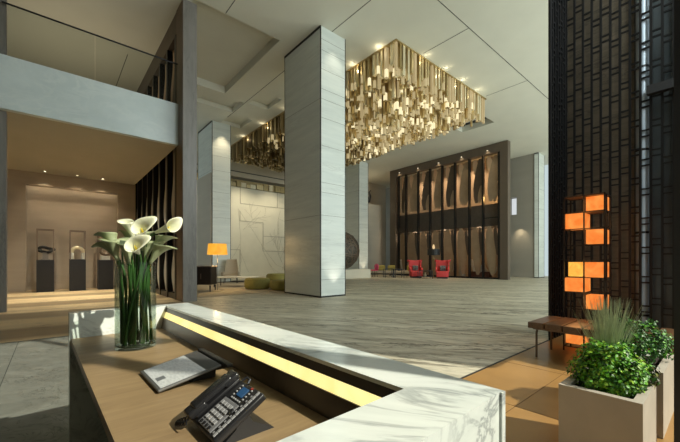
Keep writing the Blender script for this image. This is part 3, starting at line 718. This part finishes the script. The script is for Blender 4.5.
gr = thing('ornamental_grass', 'tall wispy grey green grass tuft rising behind the lime green shrub', 'grass plant', (2.80, .525, .36))
t = MB(); rr = random.Random(12)
for k in range(420):
    a = rr.uniform(0, 2*PI); b0 = rr.uniform(0, .09); H_ = rr.uniform(.36, .62); lean = rr.uniform(.02, .24)*(.4+b0*7)
    x0, y0 = b0*math.cos(a), b0*math.sin(a)*.6; dx, dy = math.cos(a+rr.uniform(-.6, .6)), math.sin(a+rr.uniform(-.6, .6))*.7
    wv = rr.uniform(.0016, .0028)
    pts = [(x0+dx*lean*u*u, y0+dy*lean*u*u, H_*u*(1-.12*u*lean)) for u in (0, .33, .66, 1)]
    t.tube(pts, [wv, wv, wv*.8, wv*.25], 3, 0, False)
o = t.build('blade', 'blade', gr)

# ================================================================ bench
bn = thing('bench', 'brown wooden slat bench with thin metal legs in front of the lattice', 'bench', (5.18, 1.27, 0), 0)
SX0, SX1, SY0, SY1 = -.72, .03, -.95, .365
t = MB(); n_ = 7; w_ = (SY1-SY0)/n_
for i in range(n_): t.rbox(SX0, SX1, SY0+i*w_+.007, SY0+(i+1)*w_-.007, .375, .45, .008)
t.build('seat', wood('walnut_seat', (.085, .042, .018), (.14, .075, .034), (1, 6, 6), 4, .4), bn)
t = MB().box(SX0+.05, SX1-.05, SY0+.05, SY1-.05, .358, .375); t.build('seat_frame', 'bronze', bn)
for y in (SY1-.06, SY0+.10):
    for x, sg in ((SX0+.14, 1), (SX1-.08, -1)):
        MB().tube([(x, y, 0), (x, y, .30), (x+.03*sg, y, .345), (x+.3*sg, y, .362)], .013, 8).build('leg', 'bronze', bn, True)

# ================================================================ lantern tower
lt = thing('lantern_tower', 'tall thin framed lantern tower of stacked orange onyx boxes in front of the lattice', 'lamp', (5.24, 1.018, 0))
b_ = .008
TY, TD = .44, .30
for x, y in ((0, 0), (0, TY), (TD, 0), (TD, TY), (0, .215), (.10, 0)):
    MB().box(x-b_, x+b_, y-b_, y+b_, 0, 2.06).build('post', 'black', lt)
for z in (.06, .30, .57, .785, .985, 1.2, 1.41, 1.62, 1.84, 2.05):
    t = MB()
    for y in (0, TY): t.box(-b_, TD+b_, y-b_*.7, y+b_*.7, z-b_*.7, z+b_*.7)
    for x in (0, TD): t.box(x-b_*.7, x+b_*.7, 0, TY, z-b_*.7, z+b_*.7)
    t.build('cross_rail', 'black', lt)
MB().box(0, TD, 0, TY, 2.052, 2.062).box(0, TD, 0, .21, 1.832, 1.838).build('shelf', 'bronze', lt)
onyx = emit('glowing_orange_onyx', (1, .34, .07), .98, (.82, .15, .015), 7)
onyx2 = emit('glowing_amber_onyx', (1, .58, .09), 1.05, (.95, .26, .03), 9)
for y0, y1, z0, z1, mt in ((.0, .205, 1.845, 2.03, onyx), (.205, .435, 1.63, 1.83, onyx), (.0, .205, 1.42, 1.605, onyx), (.235, .40, .995, 1.185, onyx2), (.0, .215, .99, 1.185, onyx), (.2, .44, .795, .975, onyx), (.0, .205, .58, .76, onyx), (.2, .43, .10, .285, onyx)):
    MB().rbox(.012, TD-.012, y0+.008, y1-.008, z0, z1, .004).build('lamp_box', mt, lt)
for z in (1.93, 1.7, 1.1, .68): point((5.0, 1.25, z), 2.0, (1, .42, .12), .1)

# ================================================================ display plinths with sculptures
def plinth(x, label):
    p = thing('display_plinth', label, 'plinth', (x, 17.5, 0), group='display plinths in the gallery')
    MB().box(-.26, .26, -.26, .26, 0, 1.24).build('base', plain('charcoal_lacquer', (.012, .012, .014), .5), p)
    t = MB(); e = .02
    for a in (-.24, .24):
        for b_ in (-.24, .24): t.box(a-e, a+e, b_-e, b_+e, 1.24, 2.44)
        t.box(a-e, a+e, -.24, .24, 2.40, 2.44); t.box(-.24, .24, a-e, a+e, 2.40, 2.44)
    t.build('case_frame', 'bronze', p); return p
plinth(-.19, 'black display plinth with open frame, furthest from the dark screen')
plinth(.80, 'black display plinth with open frame holding the golden arch')
plinth(1.74, 'black display plinth with open frame, partly behind the lilies')
k = thing('ring_sculpture', 'dark knotted ring sculpture on a small clear stand', 'sculpture', (-.19, 17.5, 1.24))
pts = [((.20+.05*math.cos(3*a))*math.cos(a), .08*math.sin(3*a), .40+.09*math.sin(a)+.02*math.cos(3*a)) for a in [2*PI*i/48 for i in range(48)]]
MB().tube(pts, .055, 10, closed=True).build('ring', 'blackmat', k, True)
MB().box(-.13, .13, -.08, .08, 0, .03).box(-.09, .09, -.03, .03, .03, .30).build('stand', plain('smoky_stand', (.25, .22, .19), .3), k)
k = thing('arch_sculpture', 'golden arch sculpture with pale feet inside the middle display case', 'sculpture', (.80, 17.5, 1.24))
def arc(r, a0, a1, n=20): return [(r*math.cos(a0+(a1-a0)*i/n), 0, .32+r*math.sin(a0+(a1-a0)*i/n)) for i in range(n+1)]
MB().tube(arc(.19, -.1, PI+.1), .065, 12).build('arch', 'gold3', k, True)
for s in (-1, 1): MB().rbox(s*.19-.07, s*.19+.07, -.07, .07, .03, .30, .02).build('foot', plain('silver_stone', (.6, .6, .55), .3), k)
MB().box(-.27, .27, -.1, .1, 0, .03).build('base_plate', 'blackmat', k)
k = thing('disc_sculpture', 'dark round sculpture with pale block in the display case behind the lilies', 'sculpture', (1.74, 17.5, 1.24))
MB().tube([(.17*math.cos(a), 0, .42+.17*math.sin(a)) for a in [2*PI*i/32 for i in range(32)]], .06, 10, closed=True).build('ring', 'bronze', k, True)
MB().rbox(-.16, .16, -.1, .1, 0, .18, .02).build('base', plain('pale_block', (.5, .48, .42), .5), k)

# ================================================================ lounge left of the main column
struct('rug_lounge', MB().box(3.7, 9.4, 11.35, 18.3, 0, .012), plain('sand_carpet', (.42, .36, .26), .9, 0, .08, 9), 'sand coloured carpet under the lounge furniture', 'rug')
bpy.data.objects['rug_lounge']['kind'] = 'thing'; bpy.data.objects['rug_lounge'].name = 'rug'
cb = thing('console_cabinet', 'black console cabinet on tapered legs beside the orange floor lamp', 'cabinet', (4.28, 13.72, .012), -.75)
MB().rbox(-.75, .75, -.28, .28, .27, .96, .012).build('body', plain('black_lacquer', (.008, .006, .005), .5), cb)
MB().rbox(-.78, .78, -.30, .30, .96, 1.0, .008).build('top', plain('mottled_dark_top', (.20, .16, .12), .35, 0, .3, 8), cb)
for x in (-.74, 0.01): dr = MB().rbox(x, x+.73, -.292, -.28, .28, .93, .004).build('door', plain('dark_walnut_door', (.014, .009, .007), .5), cb); MB().box(x+.34, x+.36, -.31, -.29, .5, .7).build('handle', 'bronze', dr)
for x in (-.70, .70):
    for y in (-.24, .24): MB().tube([(x, y, 0), (x, y, .25)], [.014, .035], 8).build('leg', 'blackmat', cb)
fl = thing('floor_lamp', 'floor lamp with glowing orange drum shade and gold base', 'lamp', (4.98, 13.25, .012))
MB().lathe([(0, 0), (.22, 0), (.22, .02), (.05, .035), (0, .035)], 24).build('base', 'gold', fl, True)
MB().tube([(0, 0, .03), (0, 0, 1.48)], .012, 8).build('pole', plain('pewter_pole', (.3, .28, .25), .3, .6), fl)
MB().lathe([(.385, 1.44), (.345, 1.87), (.340, 1.87), (.380, 1.44)], 32, close=True).build('lamp_shade', emit('glowing_orange_shade', (1, .52, .06), 1.0, (.95, .36, .02), 3), fl, True)
MB().lathe([(0, 1.56), (.05, 1.6), (.05, 1.68), (0, 1.72)], 12).build('bulb', emit('lamp_bulb', (1, .8, .45), 12), fl, True)
point((4.98, 13.25, 2.05), 25, (1, .68, .3), .1); point((4.98, 13.25, 1.2), 30, (1, .68, .3), .1)
def lounge_chair(name, label, loc, rz, mat_, cat='armchair', wings=False):
    c = thing(name, label, cat, loc, rz)
    MB().rbox(-.36, .36, -.34, .34, .26, .44, .06).build('seat', mat_, c, True)
    bk = MB(); n_ = 9; g = []
    for i in range(n_):
        u = i/(n_-1); z = .34+.92*u; y = .30+.22*u; w_ = .36-.10*u**2+(.0)
        g.append([(-w_, y-.10, z), (-w_*.6, y, z), (0, y+.03, z), (w_*.6, y, z), (w_, y-.10, z)])
    f = [[bk.bm.verts.new(p) for p in r] for r in g]; f2 = [[bk.bm.verts.new((p[0]*1.05, p[1]+.09, p[2]+(.03 if i == n_-1 else 0))) for p in r] for i, r in enumerate(g)]
    for i in range(n_-1):
        for j in range(4): bk.bm.faces.new((f[i][j], f[i][j+1], f[i+1][j+1], f[i+1][j])); bk.bm.faces.new((f2[i][j], f2[i+1][j], f2[i+1][j+1], f2[i][j+1]))
        bk.bm.faces.new((f[i][0], f[i+1][0], f2[i+1][0], f2[i][0])); bk.bm.faces.new((f[i][4], f2[i][4], f2[i+1][4], f[i+1][4]))
    for j in range(4): bk.bm.faces.new((f[-1][j], f[-1][j+1], f2[-1][j+1], f2[-1][j])); bk.bm.faces.new((f[0][j], f2[0][j], f2[0][j+1], f[0][j+1]))
    bk.build('backrest', mat_, c, True)
    for s in (-1, 1):
        MB().rbox(s*.40-.06, s*.40+.06, -.30, .34, .40, .60, .045).build('armrest', mat_, c, True)
        for y in (-.26, .26): MB().tube([(s*.34, y, 0), (s*.30, y, .28)], .016, 8).build('leg', 'blackmat', c)
    return c
MT['beige_fab'] = plain('beige_wool', (.42, .36, .27), .85, 0, .06, 30)
lounge_chair('armchair', 'beige high backed armchair behind the white coffee table', (7.35, 17.6, .012), -.5, 'beige_fab')
ct = thing('coffee_table', 'low coffee table with long white top between lamp and green ottomans', 'table', (6.55, 15.15, .012), -.72)
MB().rbox(-.95, .95, -.5, .5, .41, .45, .006).build('tabletop', plain('white_stone_top', (.80, .78, .70), .25, 0, .03), ct)
MB().box(-.2, .85, -.4, .4, .22, .25).build('shelf', 'blackmat', ct)
for x in (-.85, .85):
    for y in (-.42, .42): MB().box(x-.015, x+.015, y-.015, y+.015, 0, .41).build('leg', 'blackmat', ct)
MT['olive'] = plain('olive_velvet', (.235, .215, .055), .75, 0, .08, 12)
def ottoman(x, y, r, h, label, sy=1):
    o = thing('ottoman', label, 'ottoman', (x, y, .012), -.7, 'olive ottomans')
    MB().lathe([(0, .02), (r*.86, .02), (r*.97, .09), (r, h*.5), (r*.97, h*.82), (r*.90, h*.96), (r*.8, h), (0, h)], 36).xform(Matrix.Diagonal((1, sy, 1, 1))).build('cushion', 'olive', o, True)
    MB().lathe([(r*.955, h*.84), (r*.975, h*.845), (r*.955, h*.86)], 36, close=True).xform(Matrix.Diagonal((1, sy, 1, 1))).build('piping', plain('dark_olive_piping', (.12, .11, .03), .8), o, True)
    return o
ottoman(6.66, 13.15, .55, .46, 'olive green round ottoman beside the white coffee table')
ottoman(7.3, 12.0, .62, .40, 'olive green ottoman nearest the main column')
ottoman(8.7, 14.9, .62, .55, 'olive green ottoman behind the other two, beside the main column')

# ================================================================ sphere on its plinth
pl = tag(MB().rbox(13.6, 17.3, 16.75, 17.9, 0, .62, .01).build('stone_plinth', 'art'), 'long low pale stone plinth under the dark sphere', 'plinth')
sp = thing('sphere_sculpture', 'large dark textured sphere sculpture half hidden behind the main column', 'sculpture', (14.85, 17.25, .62))
m, n, b = new_mat('woven_bronze'); v = coords(n, (1, 1, 1)); f = noise(n, v, 5, 5, .6, 2)
n.links.new(ramp(n, f, [(.35, (.03, .025, .02)), (.65, (.16, .14, .11))]), b.inputs['Base Color']); b.inputs['Roughness'].default_value = .45; b.inputs['Metallic'].default_value = .5; bump(n, b, f, 1, .05)
R_ = 1.30
MB().lathe([(R_*math.sin(PI*i/24), R_-R_*math.cos(PI*i/24)) for i in range(25)], 40).build('sphere', m, sp, True)
rr = random.Random(2); t = MB()
for i in range(16):
    ax = Vector((rr.gauss(0, 1), rr.gauss(0, 1), rr.gauss(0, 1))).normalized(); a_ = ax.orthogonal().normalized(); b2 = ax.cross(a_)
    t.tube([(a_*math.cos(q)+b2*math.sin(q))*(R_+.01)*.97+ax*R_*.2+Vector((0, 0, R_)) for q in [2*PI*k/40 for k in range(40)]], .03, 6, closed=True)
t.build('woven_band', 'bronze', sp, True)

# ================================================================ far seating group
def wing_chair(label, loc, rz):
    c = thing('wing_chair', label, 'armchair', loc, rz, 'red wing chairs')
    red = MT['red']
    MB().rbox(-.40, .40, -.40, .40, .10, .50, .05).build('seat', red, c, True)
    bk = MB().prism([(-.36, .45), (.36, .45), (.30, .85), (.34, 1.0), (.55, 1.22), (.50, 1.30), (.2, 1.26), (0, 1.24), (-.2, 1.26), (-.50, 1.30), (-.55, 1.22), (-.34, 1.0), (-.30, .85)], .28, .42, 0, 'y')
    bk.build('backrest', red, c)
    for s in (-1, 1):
        MB().prism([(-.32, .45), (.36, .45), (.40, 1.28), (.12, 1.22), (.14, .80), (-.30, .62)], s*.40-.045, s*.40+.045, 0, 'x').build('wing', red, c)
    MB().box(-.34, .34, -.34, .34, .0, .10).build('base', 'blackmat', c)
    return c
MT['red'] = plain('coral_red_wool', (.62, .055, .055), .7, 0, .05, 10)
wing_chair('red wing chair on the bench side of the black side table', (19.9, 14.75, 0), -.70)
wing_chair('red wing chair on the lamp side, nearer the tall column', (20.5, 12.95, 0), -1.05)
s_ = thing('side_table', 'small black side table between the two red wing chairs', 'table', (19.45, 13.65, 0), -.75)
MB().box(-.45, .45, -.35, .35, .50, .54).build('tabletop', 'black', s_)
for x in (-.42, .42):
    for y in (-.32, .32): MB().box(x-.02, x+.02, y-.02, y+.02, 0, .5).build('leg', 'black', s_)
MB().box(-.4, .4, -.3, .3, .12, .15).build('shelf', 'black', s_)
g = thing('gold_ornament', 'little gold ornament on the low shelf of the black side table', 'ornament', (19.45, 13.65, .15))
MB().lathe([(0, 0), (.09, 0), (.11, .08), (.05, .16), (.04, .2), (.07, .26), (0, .3)], 16).build('body', 'gold3', g, True)
tl = thing('table_lamp', 'table lamp with black drum shade behind the red wing chairs', 'lamp', (20.85, 13.9, 0))
MB().lathe([(0, 0), (.2, 0), (.2, .03), (.02, .05), (.02, 1.2), (.10, 1.3), (.03, 1.45), (.02, 1.6), (0, 1.6)], 16).build('base', 'gold2', tl, True)
MB().lathe([(.44, 1.62), (.44, 2.05), (.43, 2.05), (.43, 1.62)], 24, close=True).build('lamp_shade', 'blackmat', tl, True)
MB().lathe([(0, 2.0), (.05, 2.05), (.09, 2.2), (.05, 2.35), (0, 2.42)], 12).build('finial', emit('lamp_glow', (1, .7, .35), .8), tl, True)
for loc, lab in (((20.0, 14.86, .50), 'dark patterned cushion leaning in the bench side red chair'), ((20.63, 13.02, .50), 'dark patterned cushion leaning in the lamp side red chair')):
    m_ = plain('black_white_print', (.12, .12, .11), .8, 0, .9, 9)
    c = MB().rbox(-.2, .2, -.06, .06, 0, .38, .05).build('cushion', m_, None, True, loc, -.88); tag(c, lab, 'cushion', 'patterned cushions')
bb = thing('lounge_bench', 'long low beige upholstered bench in front of the grey stone wall', 'bench', (20.35, 17.3, 0), -.95)
MB().rbox(-2.3, 1.9, -.3, .3, .22, .44, .05).build('seat', 'beige_fab', bb, True)
MB().box(-2.2, 1.8, -.25, .25, .14, .22).build('frame', 'blackmat', bb)
for x in (-2.1, -.2, 1.7): MB().box(x-.03, x+.03, -.22, .22, 0, .14).build('leg', 'blackmat', bb)
MT['mustard'] = plain('mustard_wool', (.38, .31, .08), .85)
for i, (u, lab) in enumerate(((-.9, 'mustard cushion on the low bench, nearest the wall corner'), (-.1, 'mustard cushion in the middle of the low bench'), (1.4, 'mustard cushion on the low bench beside the red chair'))):
    x, y = 20.35+u*math.cos(-.95)+.12, 17.3+u*math.sin(-.95)+.1
    tag(MB().rbox(-.3, .3, -.08, .08, 0, .42, .07).build('cushion', 'mustard', None, True, (x, y, .44), -.95), lab, 'cushion', 'mustard cushions on the low bench')
pc = thing('shell_chair', 'small pink shell chair beside the pale stone plinth', 'chair', (18.6, 17.7, 0), -1.9)
pk = plain('magenta_shell', (.62, .04, .14), .5)
MB().rbox(-.26, .26, -.24, .26, .46, .54, .04).build('seat', pk, pc, True)
MB().prism([(-.24, .5), (.24, .5), (.30, .80), (.18, .98), (-.18, .98), (-.30, .80)], .22, .29, 0, 'y').build('backrest', pk, pc)
for x in (-.22, .22):
    for y in (-.2, .22): MB().tube([(x, y, 0), (x*.8, y*.8, .47)], .015, 6).build('leg', 'blackmat', pc)
def stool(label, loc):
    s = thing('low_table', label, 'table', loc, -.6, 'black side tables by the low bench')
    MB().box(-.34, .34, -.28, .28, .60, .64).build('tabletop', 'black', s)
    for x in (-.32, .32):
        for y in (-.26, .26): MB().box(x-.022, x+.022, y-.022, y+.022, 0, .60).build('leg', 'black', s)
    return s
stool('black side table in front of the low bench, beside the pink chair', (18.65, 16.25, 0))
stool('black side table in front of the low bench, nearer the red chairs', (18.75, 15.4, 0))
# white sculptures and glowing lamp inside the screen
for i, (x, y, lab) in enumerate(((23.2, 11.6, 'white winged sculpture on a low plinth behind the petal screen, third bay from the column'), (23.3, 18.2, 'white wave sculpture behind the petal screen at its bench end'))):
    s = thing('white_sculpture', lab, 'sculpture', (x, y, 0))
    MB().box(-.25, .25, -.7, .7, 0, .45).build('plinth', plain('maroon_plinth', (.12, .05, .035), .4), s)
    MB().prism([(-.6, .45), (.5, .45), (.75, 1.25), (.62, 1.35), (.35, .85), (.1, 1.2), (-.05, .8), (-.25, 1.15), (-.4, .7)], -.1, .1, 0, 'x').build('figure', plain('white_ceramic', (.75, .72, .64), .4), s)
s = thing('flame_lamp', 'glowing orange flame shaped lamp behind the petal screen', 'lamp', (23.2, 13.0, 0))
MB().lathe([(0, 0), (.25, 0), (.25, .9), (.06, 1.0), (.08, 1.1), (0, 1.1)], 16).build('base', plain('pale_lamp_base', (.5, .45, .36), .5), s, True)
MB().lathe([(.02, 1.08), (.2, 1.3), (.26, 1.55), (.14, 1.85), (0, 2.1)], 16).build('lamp_shade', emit('flame_glow', (1, .5, .08), 2.2), s, True)
s = thing('dark_sculpture', 'dark swan necked sculpture on the grey half height wall', 'sculpture', (20.6, 20.45, 6.15))
MB().tube([(-.7, 0, .12), (-.2, 0, .2), (.25, 0, .3), (.45, 0, .7), (.35, 0, 1.05), (.5, 0, 1.2)], [.08, .2, .2, .11, .07, .05], 10).build('body', 'blackmat', s, True)
tag(MB().box(26.62, 26.68, 10.32, 10.83, 4.67, 5.93).build('lit_panel', emit('white_lit_panel', (.85, .9, .92), .75)), 'white lit panel in the wall opening beside the bronze frame', 'light panel')

# ================================================================ lamps of the hall, and some added to brighten dim parts
WARM = (1, .80, .52)
spot((7.2, 8.2, ZC-.05), (7.2, 8.75, 6), 60, (1, .88, .7), 60, .9)
spot((7.2, 8.35, .06), (7.2, 8.7, 2.6), 45, (1, .9, .75), 70, .9)
spot((7.2, 17.9, ZC-.05), (7.2, 18.6, 5), 220, WARM, 60, .9)
spot((18.3, 18.1, .06), (18.3, 18.55, 2.6), 60, WARM, 60, .9)
spot((25.75, 10.0, 3.9), (26.14, 10.0, 1.2), 90, WARM, 90, .9)
for x in (8.5, 11, 13.5): spot((x, 22.6, 7.4), (x, 24.5, 2.6), 300, (1, .88, .62), 110, 1)
spot((6.5, 15.1, ZC-.05), (6.5, 15.1, 0), 700, WARM, 20, .7)  # added narrow spot, whitens the coffee table top
for x, y in ((5.5, 15), (7.8, 15.5), (6.5, 17)): spot((x, y, ZC-.05), (x, y, 0), 260, WARM, 46, .8)
point((20.5, 21.9, 7.0), 70, WARM, .1)  # added lamp, brightens the wall above the half height one
for x, y in ((20, 13.5), (19, 16.5)): spot((x, y, ZC-.05), (x, y, 0), 500, WARM, 55, .8)
spot((19.8, 18.6, ZC-.1), (20.4, 20.3, 3), 300, WARM, 70, .9)
spot((16.2, 16, ZC-.1), (16.2, 17.2, .5), 300, WARM, 40, .9)
for x, y in ((0, 13.5), (1.6, 13.5), (0, 16), (1.6, 16)): spot((x, y, 4.7), (x, y, 0), 520, (1, .90, .68), 90, .9)

for x, y in ((.4, 13.0), (1.6, 15.2), (-.6, 15.5)): spot((x, y, 5.2), (x, y, ZC), 75, (1, .84, .58), 140, 1)  # added uplights, brighten the ceiling over the balcony
